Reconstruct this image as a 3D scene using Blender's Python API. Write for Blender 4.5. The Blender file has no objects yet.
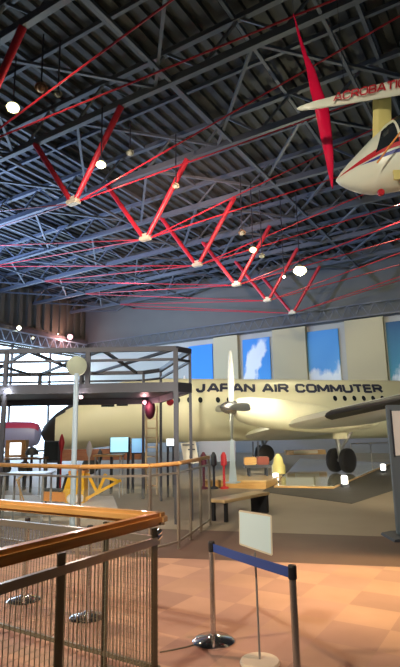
import bpy, bmesh, math, random
from mathutils import Vector, Matrix
random.seed(7)
R = math.radians
scene = bpy.context.scene
C = scene.collection
# ---------------------------------------------------------------- camera
YAW, PITCH, ROLL, F, H = 31.57, 11.15, 1.0, 510.0, 1.68
fwd = Vector((-math.sin(R(YAW))*math.cos(R(PITCH)), math.cos(R(YAW))*math.cos(R(PITCH)), math.sin(R(PITCH))))
rt0 = Vector((math.cos(R(YAW)), math.sin(R(YAW)), 0)); up0 = rt0.cross(fwd)
rt = rt0*math.cos(R(ROLL)) - up0*math.sin(R(ROLL)); up = up0*math.cos(R(ROLL)) + rt0*math.sin(R(ROLL))
cam = bpy.data.cameras.new('camera'); co = bpy.data.objects.new('camera', cam); C.objects.link(co)
m = Matrix((rt, up, -fwd)).transposed().to_4x4(); m.translation = Vector((0, 0, H)); co.matrix_world = m
cam.sensor_fit = 'VERTICAL'; cam.sensor_height = 36; cam.lens = F*36/667; cam.clip_start = .05; cam.clip_end = 500
scene.camera = co
EYE = Vector((0, 0, H)); HF = Vector((-math.sin(R(YAW)), math.cos(R(YAW)), 0))
def ray(px, py): return fwd + rt*(px-200)/F + up*(333.5-py)/F
def gp(px, py, z=0.0):
    d = ray(px, py); return EYE + d*((z-H)/d.z)
def at(px, py, D):
    d = ray(px, py); return EYE + d*(D/d.dot(HF))
def wy(px, py, Y):
    d = ray(px, py); return EYE + d*(Y/d.y)
# ---------------------------------------------------------------- world, exposure, large lights
w = bpy.data.worlds.new('world'); scene.world = w; w.use_nodes = True
bg = w.node_tree.nodes['Background']; bg.inputs[0].default_value = (.62, .80, 1, 1); bg.inputs[1].default_value = 7.0
scene.view_settings.view_transform = 'Standard'; scene.view_settings.look = 'None'
scene.view_settings.gamma = 1; scene.view_settings.use_curve_mapping = False; scene.view_settings.exposure = 0.0
scene.cycles.use_denoising = True; scene.cycles.max_bounces = 6; scene.cycles.sample_clamp_indirect = 6
def area(name, loc, target, sx, sy, power, col, portal=False):
    l = bpy.data.lights.new(name, 'AREA'); l.shape = 'RECTANGLE'; l.size = sx; l.size_y = sy; l.energy = power; l.color = col
    if portal: l.cycles.is_portal = True
    o = bpy.data.objects.new(name, l); C.objects.link(o); o.location = loc
    o.rotation_euler = (Vector(target)-Vector(loc)).to_track_quat('-Z', 'Y').to_euler(); return o
def spot(name, loc, target, power, col, ang=60, blend=.6, rad=.25):
    l = bpy.data.lights.new(name, 'SPOT'); l.energy = power; l.color = col; l.spot_size = R(ang); l.spot_blend = blend; l.shadow_soft_size = rad
    o = bpy.data.objects.new(name, l); C.objects.link(o); o.location = loc
    o.rotation_euler = (Vector(target)-Vector(loc)).to_track_quat('-Z', 'Y').to_euler(); return o
area('daylight_portal', (-41.9, 24, 5.4), (-30, 24, 5.4), 35, 9.9, 1, (1, 1, 1), True)
spot('warm_spot', (3.5, 8.5, 12), (-1.0, 6.5, 0), 14500, (1, .66, .30), 20, 1)
spot('warm_spot', (1, 4, 12), (-3.6, 5.2, 0), 3800, (1, .54, .38), 30, .9)
spot('warm_spot', (-9, -3, 11), (-4.4, 2.9, .9), 4600, (1, .70, .42), 34, .9)
spot('warm_spot', (-9, 4, 13.5), (-13.5, 18.5, 2.5), 7500, (1, .86, .58), 62, .8)
spot('warm_spot', (5, 7.5, 9), (-10.5, 22, 2.6), 4600, (.98, .96, .72), 50, .8)
spot('warm_spot', (-2, -5, 8), (-8, 12, 1.6), 5200, (1, .90, .74), 74, .8)  # added fill from behind the camera for tower, exhibits and rails
spot('white_spot', (-8.5, 3, 10), (-9.6, 9.6, 0), 4500, (.95, 1, .95), 30, .7)
spot('warm_spot', (-15, 25, 14), (-14, 41.9, 8), 2000, (1, .88, .58), 60, .9)
spot('warm_spot', (-4, 27, 14), (-7, 41.9, 8), 1900, (1, .88, .58), 60, .9)
spot('cool_spot', (-24, 27, 14), (-26, 41.9, 9), 2600, (.72, .86, 1), 70, .9)
spot('warm_spot', (-9, 4, 13), (-6, 11, 0), 2600, (1, .84, .58), 56, .9)
spot('cool_spot', (3.5, 1.5, 3), (-.8, 9, 7.2), 240, (.92, 1, .88), 50, .9)
spot('fill_spot', (3, 8, 2.6), (-9, 21, .9), 5000, (1, .86, .60), 46, .8)  # added low fill, brightens the underside of the airliner and its platform
spot('fill_spot', (-3.6, 5.4, 2.4), (-11.5, 11, 1.0), 420, (1, .93, .82), 90, .9)  # added low fill below deck height, brightens the exhibits behind the tower
spot('v_spot', (-9, 12, 8), (-15.5, 24, 13), 10000, (1, .62, .5), 46, .8)
spot('nacelle_spot', (-6, 9, 14), (-8.7, 18.1, 2.7), 26000, (1, .95, .75), 10, .8)
spot('red_spot', (-11, 9, 9), (-16, 30, 12.5), 4500, (1, .75, .68), 70, .8)
spot('cool_spot', (-33, 16, 8), (-28, 24, 16), 20000, (.36, .50, 1), 130, .9)  # added blue wash standing in for window daylight on the left ceiling
# ---------------------------------------------------------------- materials
def mat(name, col, rough=.6, metal=0, emit=None, es=1, noise=0, nscale=8, alpha=None, spec=None, coat=0):
    m = bpy.data.materials.new(name); m.use_nodes = True; nt = m.node_tree; b = nt.nodes['Principled BSDF']
    b.inputs['Base Color'].default_value = (*col, 1); b.inputs['Roughness'].default_value = rough; b.inputs['Metallic'].default_value = metal
    if coat: b.inputs['Coat Weight'].default_value = coat
    if emit: b.inputs['Emission Color'].default_value = (*emit, 1); b.inputs['Emission Strength'].default_value = es
    if alpha is not None: b.inputs['Alpha'].default_value = alpha
    if noise:
        tc = nt.nodes.new('ShaderNodeTexCoord'); n = nt.nodes.new('ShaderNodeTexNoise'); n.inputs['Scale'].default_value = nscale
        n.inputs['Detail'].default_value = 5
        mx = nt.nodes.new('ShaderNodeMix'); mx.data_type = 'RGBA'
        mx.inputs[6].default_value = (*[c*(1-noise) for c in col], 1); mx.inputs[7].default_value = (*[min(1, c*(1+noise)) for c in col], 1)
        nt.links.new(tc.outputs['Object'], n.inputs['Vector']); nt.links.new(n.outputs['Fac'], mx.inputs[0]); nt.links.new(mx.outputs[2], b.inputs['Base Color'])
    return m
def wood(name, c1, c2, scale=(1, 1, 12), rough=.3):
    m = bpy.data.materials.new(name); m.use_nodes = True; nt = m.node_tree; b = nt.nodes['Principled BSDF']
    tc = nt.nodes.new('ShaderNodeTexCoord'); mp = nt.nodes.new('ShaderNodeMapping'); mp.inputs['Scale'].default_value = scale
    n = nt.nodes.new('ShaderNodeTexNoise'); n.inputs['Scale'].default_value = 3; n.inputs['Detail'].default_value = 6
    r = nt.nodes.new('ShaderNodeValToRGB'); r.color_ramp.elements[0].position = .35; r.color_ramp.elements[1].position = .65
    r.color_ramp.elements[0].color = (*c1, 1); r.color_ramp.elements[1].color = (*c2, 1)
    nt.links.new(tc.outputs['Object'], mp.inputs[0]); nt.links.new(mp.outputs[0], n.inputs['Vector']); nt.links.new(n.outputs['Fac'], r.inputs[0]); nt.links.new(r.outputs[0], b.inputs['Base Color'])
    b.inputs['Roughness'].default_value = rough; b.inputs['Coat Weight'].default_value = .25; return m
def tiles(name, c1, c2, size, rough=.75):
    m = bpy.data.materials.new(name); m.use_nodes = True; nt = m.node_tree; b = nt.nodes['Principled BSDF']
    tc = nt.nodes.new('ShaderNodeTexCoord'); mp = nt.nodes.new('ShaderNodeMapping'); mp.inputs['Scale'].default_value = (1/size,)*3
    mp.inputs['Location'].default_value = (.31, .17, .5)
    ch = nt.nodes.new('ShaderNodeTexChecker'); ch.inputs['Scale'].default_value = 1; ch.inputs[1].default_value = (*c1, 1); ch.inputs[2].default_value = (*c2, 1)
    n = nt.nodes.new('ShaderNodeTexNoise'); n.inputs['Scale'].default_value = 1.3; n.inputs['Detail'].default_value = 8
    n2 = nt.nodes.new('ShaderNodeTexWhiteNoise'); n2.noise_dimensions = '3D'
    fl = nt.nodes.new('ShaderNodeVectorMath'); fl.operation = 'FLOOR'
    mx = nt.nodes.new('ShaderNodeMix'); mx.data_type = 'RGBA'; mx.blend_type = 'MULTIPLY'; mx.inputs[0].default_value = .45
    mx2 = nt.nodes.new('ShaderNodeMix'); mx2.data_type = 'RGBA'; mx2.blend_type = 'MULTIPLY'; mx2.inputs[0].default_value = .22
    bw = nt.nodes.new('ShaderNodeCombineColor')
    L = nt.links.new
    L(tc.outputs['Object'], mp.inputs[0]); L(mp.outputs[0], ch.inputs[0]); L(mp.outputs[0], fl.inputs[0]); L(fl.outputs[0], n2.inputs[0]); L(tc.outputs['Object'], n.inputs['Vector'])
    L(ch.outputs[0], mx.inputs[6]); L(n.outputs['Fac'], mx.inputs[7])
    for i in range(3): L(n2.outputs['Value'], bw.inputs[i])
    L(mx.outputs[2], mx2.inputs[6]); L(bw.outputs[0], mx2.inputs[7]); L(mx2.outputs[2], b.inputs['Base Color'])
    b.inputs['Roughness'].default_value = rough; return m
M = dict(
    steel=mat('dark_steel', (.05, .05, .062), .5, .3, noise=.3, nscale=3),
    truss=mat('truss_grey', (.13, .15, .17), .5, .2),
    deck=mat('ribbed_deck', (.06, .066, .064), .6, .1, noise=.3, nscale=2),
    red=mat('red_paint', (.55, .025, .045), .35),
    node=mat('node_plate', (.75, .72, .55), .35, .3),
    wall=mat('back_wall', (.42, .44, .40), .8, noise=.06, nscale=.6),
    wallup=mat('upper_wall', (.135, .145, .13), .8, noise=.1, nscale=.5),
    pil=mat('pilaster', (.50, .47, .30), .8), side=mat('side_wall', (.16, .15, .12), .8),
    strip=mat('wall_strip', (.17, .15, .10), .7), girder=mat('girder', (.16, .14, .14), .6),
    lightmetal=mat('pale_metal', (.45, .52, .62), .35, .4),
    tile=tiles('carpet_tiles', (.62, .40, .28), (.515, .325, .245), .5),
    brown=mat('brown_floor', (.115, .075, .055), .55, noise=.2, nscale=2), grey=mat('grey_floor', (.30, .245, .175), .5, noise=.1, nscale=1.5),
    apron=mat('dark_apron', (.075, .07, .06), .75, noise=.2, nscale=3),
    cream=mat('cream_paint', (.70, .68, .50), .38, noise=.04, nscale=1), black=mat('black_rubber', (.012, .012, .014), .55),
    boot=mat('black_boot', (.02, .018, .018), .5), glass=mat('dark_glass', (.02, .025, .03), .08),
    navy=mat('navy_lettering', (.02, .025, .06), .5), metal=mat('metal', (.6, .6, .6), .25, .9), greymetal=mat('grey_metal', (.35, .36, .36), .4, .6),
    chrome=mat('chrome', (.8, .8, .8), .12, 1), belt=mat('blue_belt', (.03, .07, .30), .6), rail=wood('handrail_wood', (.50, .20, .045), (.62, .28, .07)),
    rail2=wood('handrail_wood_pale', (.50, .27, .08), (.60, .34, .12)),
    tan=wood('tan_wood', (.62, .42, .20), (.72, .52, .27)), edge=wood('edge_wood', (.52, .30, .10), (.62, .38, .14)),
    mesh=mat('mesh_steel', (.36, .33, .25), .45, .5), railmetal=mat('rail_metal', (.42, .38, .32), .3, .7),
    post=mat('rail_post', (.17, .165, .12), .4, .4),
    board=mat('sign_board', (.70, .88, .92), .6), ivory=mat('ivory', (.72, .66, .50), .5), white=mat('white_paint', (.8, .8, .78), .5),
    glow=mat('white_lamp', (1, 1, 1), .5, emit=(1, .97, .9), es=4), screen=mat('lit_screen', (.8, .9, 1), .4, emit=(.85, .95, 1), es=2.2),
    bluescr=mat('blue_screen', (.3, .7, .9), .4, emit=(.45, .85, 1), es=1.0), kscreen=mat('kiosk_poster', (.62, .56, .50), .5, emit=(.75, .68, .6), es=.18),
    yellow=mat('yellow_paint', (.85, .48, .02), .4), orange=mat('orange_paint', (.75, .28, .04), .4), darkbox=mat('dark_box', (.03, .035, .05), .5),
    magenta=mat('magenta_paint', (.50, .06, .16), .4), lav=mat('lavender_paint', (.32, .34, .62), .4), brownwood=wood('brown_wood', (.26, .13, .06), (.34, .18, .08)),
    gloss=mat('glossy_platform', (.50, .49, .38), .07, coat=.6), hotred=mat('glossy_red', (.78, .01, .06), .12, coat=.8),
    acwhite=mat('aircraft_white', (.72, .74, .60), .3), acyel=mat('aircraft_yellow', (.70, .60, .22), .4), acblue=mat('aircraft_blue', (.03, .04, .25), .4),
    acred=mat('aircraft_red', (.50, .02, .03), .4), frost=mat('frosted_disc', (.33, .36, .27), .7), shade=mat('lamp_shade', (.55, .52, .34), .5),
    shadeb=mat('lamp_shade_brown', (.38, .24, .13), .5), purple=mat('dark_red_bag', (.10, .012, .035), .6), pink=mat('pink_lamp', (1, .4, .5), .5, emit=(1, .40, .42), es=2.0),
    hot=mat('hot_lamp', (1, 1, .8), .5, emit=(1, .95, .62), es=12), warm=mat('warm_lamp', (1, .9, .7), .5, emit=(1, .82, .5), es=8), skyb=mat('pale_blue_post', (.42, .52, .60), .4),
    wing=mat('wing_skin', (.72, .71, .62), .35), ladder=mat('ladder_wood', (.70, .55, .36), .5), clear=mat('clear_panel', (.55, .65, .58), .1, alpha=.05))
def lamp_mat(): return M['warm']
# ---------------------------------------------------------------- mesh building
class MB:
    def __init__(s): s.bm = bmesh.new()
    def _x(s, vs, M4):
        bmesh.ops.transform(s.bm, matrix=M4, verts=vs)
    def box(s, c, size, rz=0, rot=None, bevel=0):
        r = bmesh.ops.create_cube(s.bm, size=1); vs = r['verts']
        m = Matrix.Translation(c) @ (rot.to_4x4() if rot is not None else Matrix.Rotation(rz, 4, 'Z')) @ Matrix.Diagonal((*size, 1))
        s._x(vs, m)
        if bevel:
            es = list({e for v in vs for e in v.link_edges}); bmesh.ops.bevel(s.bm, geom=es, offset=bevel, segments=2, affect='EDGES')
        return s
    def bar(s, a, b, wd, ht=None, roll=0, bevel=0):
        a = Vector(a); b = Vector(b); d = b-a; q = d.to_track_quat('Y', 'Z').to_matrix()
        return s.box((a+b)/2, (wd, d.length, ht or wd), rot=q @ Matrix.Rotation(roll, 3, 'Y'), bevel=bevel)
    def tube(s, a, b, r1, r2=None, n=8):
        a = Vector(a); b = Vector(b); d = b-a
        r = bmesh.ops.create_cone(s.bm, cap_ends=True, segments=n, radius1=r1, radius2=r1 if r2 is None else r2, depth=d.length)
        s._x(r['verts'], Matrix.Translation((a+b)/2) @ d.to_track_quat('Z', 'Y').to_matrix().to_4x4()); return s
    def path(s, pts, r, n=6):
        for p, q in zip(pts, pts[1:]): s.tube(p, q, r, n=n)
        for p in pts[1:-1]: s.ball(p, r, 6)
        return s
    def ball(s, c, r, n=12, sc=(1, 1, 1), rz=0):
        g = bmesh.ops.create_uvsphere(s.bm, u_segments=n, v_segments=max(4, n//2+1), radius=r)
        s._x(g['verts'], Matrix.Translation(c) @ Matrix.Rotation(rz, 4, 'Z') @ Matrix.Diagonal((*sc, 1))); return s
    def lathe(s, prof, c, axis=(0, 0, 1), n=24):
        q = Vector(axis).to_track_quat('Z', 'Y').to_matrix(); rings = []
        for r, h in prof:
            rings.append([s.bm.verts.new(Vector(c)+q @ Vector((r*math.cos(2*math.pi*k/n), r*math.sin(2*math.pi*k/n), h))) for k in range(n)])
        for A, B in zip(rings, rings[1:]):
            for k in range(n): s.bm.faces.new((A[k], A[(k+1) % n], B[(k+1) % n], B[k]))
        if prof[0][0] > 1e-4: s.bm.faces.new(rings[0][::-1])
        if prof[-1][0] > 1e-4: s.bm.faces.new(rings[-1])
        return s
    def loft(s, rings, cap=True, matf=None):
        R_ = [[s.bm.verts.new(p) for p in r] for r in rings]; n = len(rings[0])
        for i, (A, B) in enumerate(zip(R_, R_[1:])):
            for k in range(n):
                f = s.bm.faces.new((A[k], A[(k+1) % n], B[(k+1) % n], B[k]))
                if matf: f.material_index = matf(i, k)
        if cap:
            s.bm.faces.new(R_[0][::-1]); s.bm.faces.new(R_[-1])
        return s
    def poly(s, pts, thick=None):
        vs = [s.bm.verts.new(p) for p in pts]; f = s.bm.faces.new(vs)
        if thick is not None:
            r = bmesh.ops.extrude_face_region(s.bm, geom=[f]); bmesh.ops.translate(s.bm, verts=[v for v in r['geom'] if isinstance(v, bmesh.types.BMVert)], vec=Vector(thick))
        return s
    def build(s, name, mt, parent=None, smooth=False, **kw):
        bmesh.ops.recalc_face_normals(s.bm, faces=s.bm.faces)
        me = bpy.data.meshes.new(name); s.bm.to_mesh(me); s.bm.free()
        for x in (mt if isinstance(mt, (list, tuple)) else [mt]): me.materials.append(x)
        o = bpy.data.objects.new(name, me); C.objects.link(o)
        if smooth:
            for p in me.polygons: p.use_smooth = True
            try: me.set_sharp_from_angle(angle=R(40))
            except Exception: pass
        if parent is not None:
            o.parent = parent; o.matrix_parent_inverse = Matrix.Translation(parent.location).inverted() if parent.type == 'EMPTY' else Matrix.Translation(parent.location).inverted() if parent.parent is None else Matrix.Identity(4)
        for k, v in kw.items(): o[k] = v
        if parent is None and 'kind' not in kw:
            c = sum((v.co for v in me.vertices), Vector())/len(me.vertices); z = min(v.co.z for v in me.vertices)
            me.transform(Matrix.Translation(-Vector((c.x, c.y, z)))); o.location = (c.x, c.y, z)
        return o
def sub(name, mb, mt, parent, **kw):          # part of a part (parent sits at identity below an Empty)
    o = mb.build(name, mt, None, kind='tmp', **kw); del o['kind']; o.parent = parent; o.matrix_parent_inverse = Matrix.Identity(4)
    return o
def thing(name, loc, label, cat, group=None):
    o = bpy.data.objects.new(name, None); C.objects.link(o); o.location = loc; o.empty_display_size = .2
    o['label'] = label; o['category'] = cat
    if group: o['group'] = group
    return o
def struct(name, mb, mt, **kw): return mb.build(name, mt, kind='structure', **kw)

# ================================================================ THE SETTING
XL, XR, YB, YF, ZC = -41.4, 11.0, 42.0, -10.0, 16.8
a1, b1 = gp(165, 558), gp(400, 567); a2, b2 = gp(165, 529), gp(400, 537)
def lx(a, b, x): t = (x-a.x)/(b.x-a.x); return Vector((x, a.y+(b.y-a.y)*t, 0))
n1, n2 = lx(a1, b1, -20), lx(a1, b1, XR); k1, k2 = lx(a2, b2, -20), lx(a2, b2, XR)
P = lambda x, y: Vector((x, y, 0))
struct('floor', MB().poly([P(XL, YF), P(XR, YF), n2, n1, P(XL, n1.y)]), M['tile'])
struct('floor', MB().poly([n1, n2, k2, k1]), M['brown'])
struct('floor', MB().poly([P(XL, n1.y), n1, k1, k2, P(XR, YB), P(XL, YB)]), M['grey'])
# back wall with grey upper band
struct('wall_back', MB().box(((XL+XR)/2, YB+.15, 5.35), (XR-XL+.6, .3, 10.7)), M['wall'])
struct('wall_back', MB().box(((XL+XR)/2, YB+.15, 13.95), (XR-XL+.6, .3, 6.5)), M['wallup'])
struct('wall_right', MB().box((XR+.15, (YB+YF)/2, ZC/2), (.3, YB-YF, ZC)), M['wallup'])
struct('wall_front', MB().box(((XL+XR)/2, YF-.15, ZC/2), (XR-XL, .3, ZC)), M['wallup'])
# left wall: big hangar window below, girder, strips above
struct('wall_left', MB().box((XL-.15, 6.5-5, 8.4), (.3, 12.4+10, ZC)).box((XL-.15, 27, 13.7), (.3, 30, 6.2)), M['side'])
g = MB()
for k in range(26): g.box((XL+.12, 14.5+k*1.08, 14.6), (.22, .42, 3.9))
struct('trim_1', g, M['strip'])
struct('trim_2', MB().box((XL+.35, 27, 11.5), (.7, 29.6, 1.5)), M['girder'])
fr = MB()
for k in range(7): fr.box((XL+.05, 12.9+k*4.83, 5.35), (.18, .20, 10.7))
for z in (.3, 5.2, 10.4): fr.box((XL+.02, 27.2, z), (.14, 29, .22))
win = struct('window_1', fr, M['girder'])
gl = MB()
gl.box((XL-.1, 27.2, 5.3), (.02, 29, 10.4))
gm = bpy.data.materials.new('window_glass'); gm.use_nodes = True; nt = gm.node_tree; nt.nodes.clear()
o_ = nt.nodes.new('ShaderNodeOutputMaterial'); t_ = nt.nodes.new('ShaderNodeBsdfTransparent'); t_.inputs[0].default_value = (.96, .98, 1, 1); nt.links.new(t_.outputs[0], o_.inputs[0])
gl.build('pane', gm, win)
# deck: ribs along y (hall length)
dk = MB(); N = 84; dx = (XR-XL)/N
for i in range(N):
    x = XL+i*dx; pts = [(x, 0), (x+dx*.45, 0), (x+dx*.5, .16), (x+dx*.95, .16), (x+dx, 0)]
    for (xa, za), (xb, zb) in zip(pts, pts[1:]): dk.poly([(xa, YF, ZC+za), (xb, YF, ZC+zb), (xb, YB, ZC+zb), (xa, YB, ZC+za)])
dk.poly([(XL, YF, ZC+.3), (XR, YF, ZC+.3), (XR, YB, ZC+.3), (XL, YB, ZC+.3)])
ceil = struct('ceiling', dk, M['deck'])
# trusses
U0, V0, ZN = -15.17, 14.52, 11.51
ZB, ZT = 15.2, 16.55
names = [q+' from the back wall' for q in ('first', 'second', 'third', 'fourth', 'fifth', 'sixth', 'seventh', 'eighth', 'ninth')]
rods = {}
for j, i in enumerate(range(5, -3, -1)):
    y = V0+5*i
    t = thing('roof_truss', (U0, y, ZN), 'steel roof truss with red V struts, ' + names[j], 'truss', 'roof trusses with red V struts')
    MB().bar((XL, y, ZB), (XR, y, ZB), .22, .30).build('bottom_chord', M['truss'], t)
    MB().bar((XL, y, ZT), (XR, y, ZT), .22, .22).build('top_chord', M['truss'], t)
    wb = MB(); n = 16
    for k in range(n):
        xa = XL+(XR-XL)*k/n; xb = XL+(XR-XL)*(k+1)/n; xm = (xa+xb)/2
        wb.bar((xa, y, ZB), (xm, y, ZT), .10).bar((xm, y, ZT), (xb, y, ZB), .10)
    wb.build('web', M['truss'], t)
    nd = Vector((U0, y, ZN))
    for s in (-1, 1):
        MB().tube(nd+Vector((s*.15, 0, .1)), (U0+s*2.6, y, ZB-.1), .115, .14, 10).build('strut', M['red'], t, smooth=True)
    MB().box(nd, (.62, .34, .20), bevel=.04).box(nd+Vector((0, 0, .16)), (.3, .2, .16)).build('node_plate', M['node'], t)
    for s in (-1, 1):
        for dy in (0.16, 5.0):
            e = Vector((U0+s*19, y+dy, ZB-.1))
            if e.y > YB: e.y = YB-.3
            MB().tube(nd+Vector((s*.25, .1, .02)), e, .032, n=6).build('tie_rod', M['red'], t)
# purlins and bracing in the plane of the bottom chords
for k in range(13):
    x = XL+2.2+k*4.0
    MB().bar((x, YF, ZT+.05), (x, YB, ZT+.05), .14, .20).build('purlin', M['truss'], ceil)
for i in range(-4, 6):
    y = V0+5*i; yn = min(y+5, YB)
    MB().bar((XL, y+2.5, ZT+.08), (XR, y+2.5, ZT+.08), .14, .18).build('cross_beam', M['truss'], ceil) if y+2.5 < YB else None
    for k in range(6):
        x = XL+.5+k*8.6
        for (p, q) in (((x, y), (x+4.3, yn)), ((x+4.3, yn), (x+8.6, y))):
            if q[0] < XR: MB().bar((p[0], p[1], ZB+.05), (q[0], q[1], ZB+.05), .12).build('brace', M['truss'], ceil)
for k, x in enumerate((-34, -27, -20, -10, -4)):
    MB().bar((x, YF, ZB-.05), (x, YB, ZB-.05), .12, .14).build('tie_beam', M['truss'], ceil)
# wall walkway lattice (trim) along back and left wall
cw = MB()
for z in (10.9, 11.9): cw.bar((XL, YB-.5, z), (XR, YB-.5, z), .10)
for k in range(48):
    x = XL+.6+k*1.08; cw.bar((x, YB-.5, 10.9), (x+.54, YB-.5, 11.9), .05).bar((x+.54, YB-.5, 11.9), (x+1.08, YB-.5, 10.9), .05)
cw.box(((XL+XR)/2, YB-.35, 10.82), (XR-XL, .7, .08))
struct('trim_3', cw, M['truss'])
cw = MB(); xx = XL+1.1
for z in (10.6, 11.7): cw.bar((xx, 12, z), (xx, YB-.7, z), .12)
for k in range(27): cw.bar((xx, 12.2+k*1.08, 10.6), (xx, 12.74+k*1.08, 11.7), .06).bar((xx, 12.74+k*1.08, 11.7), (xx, 13.28+k*1.08, 10.6), .06)
struct('trim_4', cw, M['lightmetal'])
struct('baseboard_back', MB().box(((XL+XR)/2, YB-.48, 1.0), (XR-XL, .14, 2.0)), mat('wainscot', (.22, .23, .24), .6))
# pilasters on the back wall
for k, x in enumerate((-22.8, -16.45, -9.95, -3.5, 3)):
    struct('trim_%d' % (5+k), MB().box((x, YB-.2, 5.35), (3.1 if k else 2.6, .42, 10.7), bevel=.02), M['pil'])

# ---------------------------------------------------------------- posters
def sky_mat(name, top, bot, shape):
    m = bpy.data.materials.new(name); m.use_nodes = True; nt = m.node_tree; b = nt.nodes['Principled BSDF']; L = nt.links.new
    tc = nt.nodes.new('ShaderNodeTexCoord'); sp = nt.nodes.new('ShaderNodeSeparateXYZ'); L(tc.outputs['Generated'], sp.inputs[0])
    r = nt.nodes.new('ShaderNodeValToRGB'); r.color_ramp.elements[0].color = (*bot, 1); r.color_ramp.elements[1].color = (*top, 1); L(sp.outputs[2], r.inputs[0])
    n = nt.nodes.new('ShaderNodeTexNoise'); n.inputs['Scale'].default_value = 3.5; n.inputs['Detail'].default_value = 6; L(tc.outputs['Generated'], n.inputs['Vector'])
    def mth(op, a, bb):
        q = nt.nodes.new('ShaderNodeMath'); q.operation = op
        for i, v in enumerate((a, bb)):
            if isinstance(v, (int, float)): q.inputs[i].default_value = v
            else: L(v, q.inputs[i])
        return q.outputs[0]
    X, Z = sp.outputs[0], sp.outputs[2]; nz = mth('MULTIPLY', mth('SUBTRACT', n.outputs['Fac'], .5), .9 if shape != 'low' else .6)
    if shape == 'tower':     # cumulus leaning up to the right
        v = mth('SUBTRACT', mth('ADD', .30, nz), mth('ABSOLUTE', mth('SUBTRACT', mth('ADD', X, mth('MULTIPLY', Z, -.75)), -.02), 0))
        v = mth('ADD', v, mth('MULTIPLY', mth('SUBTRACT', .86, Z), .15)); v = mth('MULTIPLY', v, mth('SUBTRACT', 1.0, mth('POWER', Z, 8)))
    elif shape == 'low': v = mth('ADD', mth('SUBTRACT', .43, Z), nz)
    elif shape == 'right': v = mth('ADD', mth('SUBTRACT', mth('ADD', mth('MULTIPLY', X, .8), -.0), Z), mth('ADD', nz, .12))
    else: v = mth('SUBTRACT', mth('ADD', .0, nz), mth('ADD', Z, .3))
    mr = nt.nodes.new('ShaderNodeMapRange'); mr.inputs[1].default_value = 0; mr.inputs[2].default_value = .12; L(v, mr.inputs[0])
    mx = nt.nodes.new('ShaderNodeMix'); mx.data_type = 'RGBA'; L(mr.outputs[0], mx.inputs[0]); L(r.outputs[0], mx.inputs[6]); mx.inputs[7].default_value = (.75, .85, .88, 1)
    L(mx.outputs[2], b.inputs['Base Color']); b.inputs['Roughness'].default_value = .6; return m
posters = [(-25.75, 'clear', 'tall plain blue sky poster on back wall, leftmost, beside the steel tower', (.03, .26, .85), (.04, .32, .90)),
           (-19.75, 'tower', 'tall blue sky poster with a large towering white cloud, above the word JAPAN', (.04, .27, .72), (.06, .34, .80)),
           (-13.5, 'low', 'tall light blue sky poster with clouds only along its bottom, above COMMUTER', (.07, .33, .74), (.13, .42, .78)),
           (-6.9, 'right', 'tall dark blue sky poster with cloud rising to the right, at the picture\'s right edge', (.01, .09, .22), (.08, .40, .55))]
for x, shp, lab, tp, bt in posters:
    o = MB().box((x, YB-.08-.0, 7.5), (2.75, .12, 5.4), bevel=.02).build('sky_poster', sky_mat('sky_'+shp, tp, bt, shp), label=lab, category='poster', group='sky posters on the back wall')

# ================================================================ THE AIRLINER
TH = R(45.5); NOSE = Vector((-17.48, 15.31, 0)); AX = Vector((math.cos(TH), math.sin(TH), 0)); PT = Vector((math.sin(TH), -math.cos(TH), 0))
def pl(s, t, z): return NOSE+AX*s+PT*t+Vector((0, 0, z))
air = thing('airliner', pl(11.7, 0, 0), 'large cream twin propeller airliner lettered JAPAN AIR COMMUTER, parked on the hall floor', 'airplane')
prof = [(0, .02, 1.76), (.10, .28, 1.77), (.3, .50, 1.80), (.6, .72, 1.88), (1.0, .90, 1.98), (1.5, 1.06, 2.10), (2.0, 1.19, 2.25), (2.6, 1.30, 2.42), (3.2, 1.38, 2.55), (3.9, 1.42, 2.64), (5, 1.44, 2.70), (17, 1.44, 2.70), (19, 1.36, 2.76), (21, 1.16, 2.81), (23.5, .8, 3.1), (25.5, .42, 3.35), (26.3, .1, 3.45)]
ss = [p[0] for p in prof]
def rc(s):
    for (s0, r0, z0), (s1, r1, z1) in zip(prof, prof[1:]):
        if s <= s1: k = (s-s0)/(s1-s0); return r0+(r1-r0)*k, z0+(z1-z0)*k
S_ = sorted(set(ss+[5+i*.75 for i in range(17)])); NR = 48
rings = []
for s in S_:
    r, zc = rc(s); rings.append([pl(s, r*math.sin(2*math.pi*k/NR), zc+r*math.cos(2*math.pi*k/NR)) for k in range(NR)])
def fm(i, k):
    s = (S_[i]+S_[i+1])/2; a = 360*(k+.5)/NR; a = min(a, 360-a)
    if s < .8: return 1
    if s < 2.4 and a < 30+(2.4-s)*9: return 1
    return 0
MB().loft(rings, True, fm).build('fuselage', [M['cream'], M['boot']], air, smooth=True)
def onfus(s, z, off=.012, side=1):
    r, zc = rc(s); t = math.sqrt(max(0, (r+off)**2-(z-zc)**2)); return pl(s, side*t, z)
for sd in (1, -1):
    for s0, s1, z0, z1 in ((2.45, 3.0, 2.80, 3.20), (3.08, 3.55, 2.83, 3.23)):
        n = 5; pts = lambda zz: [onfus(s0+(s1-s0)*i/n, zz, .02, sd) for i in range(n+1)]
        wsh = MB()
        for i in range(n): wsh.poly([pts(z0)[i], pts(z0)[i+1], pts(z1)[i+1], pts(z1)[i]])
        wsh.build('cockpit_window', M['glass'], air)
def oval(s, z, a, b, sd, n=14, off=.015):
    c = MB(); c.poly([onfus(s+a*math.cos(2*math.pi*k/n)*1.0, z+b*math.sin(2*math.pi*k/n), off, sd) for k in range(n)], thick=PT*.012*sd); return c
for s in [5.7, 6.2, 6.7, 7.5, 8.0] + [13.2+.5*i for i in range(7)]:
    oval(s, 3.07 if s < 9 else 3.14, .10, .13, 1).build('cabin_window', M['glass'], air)
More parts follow.
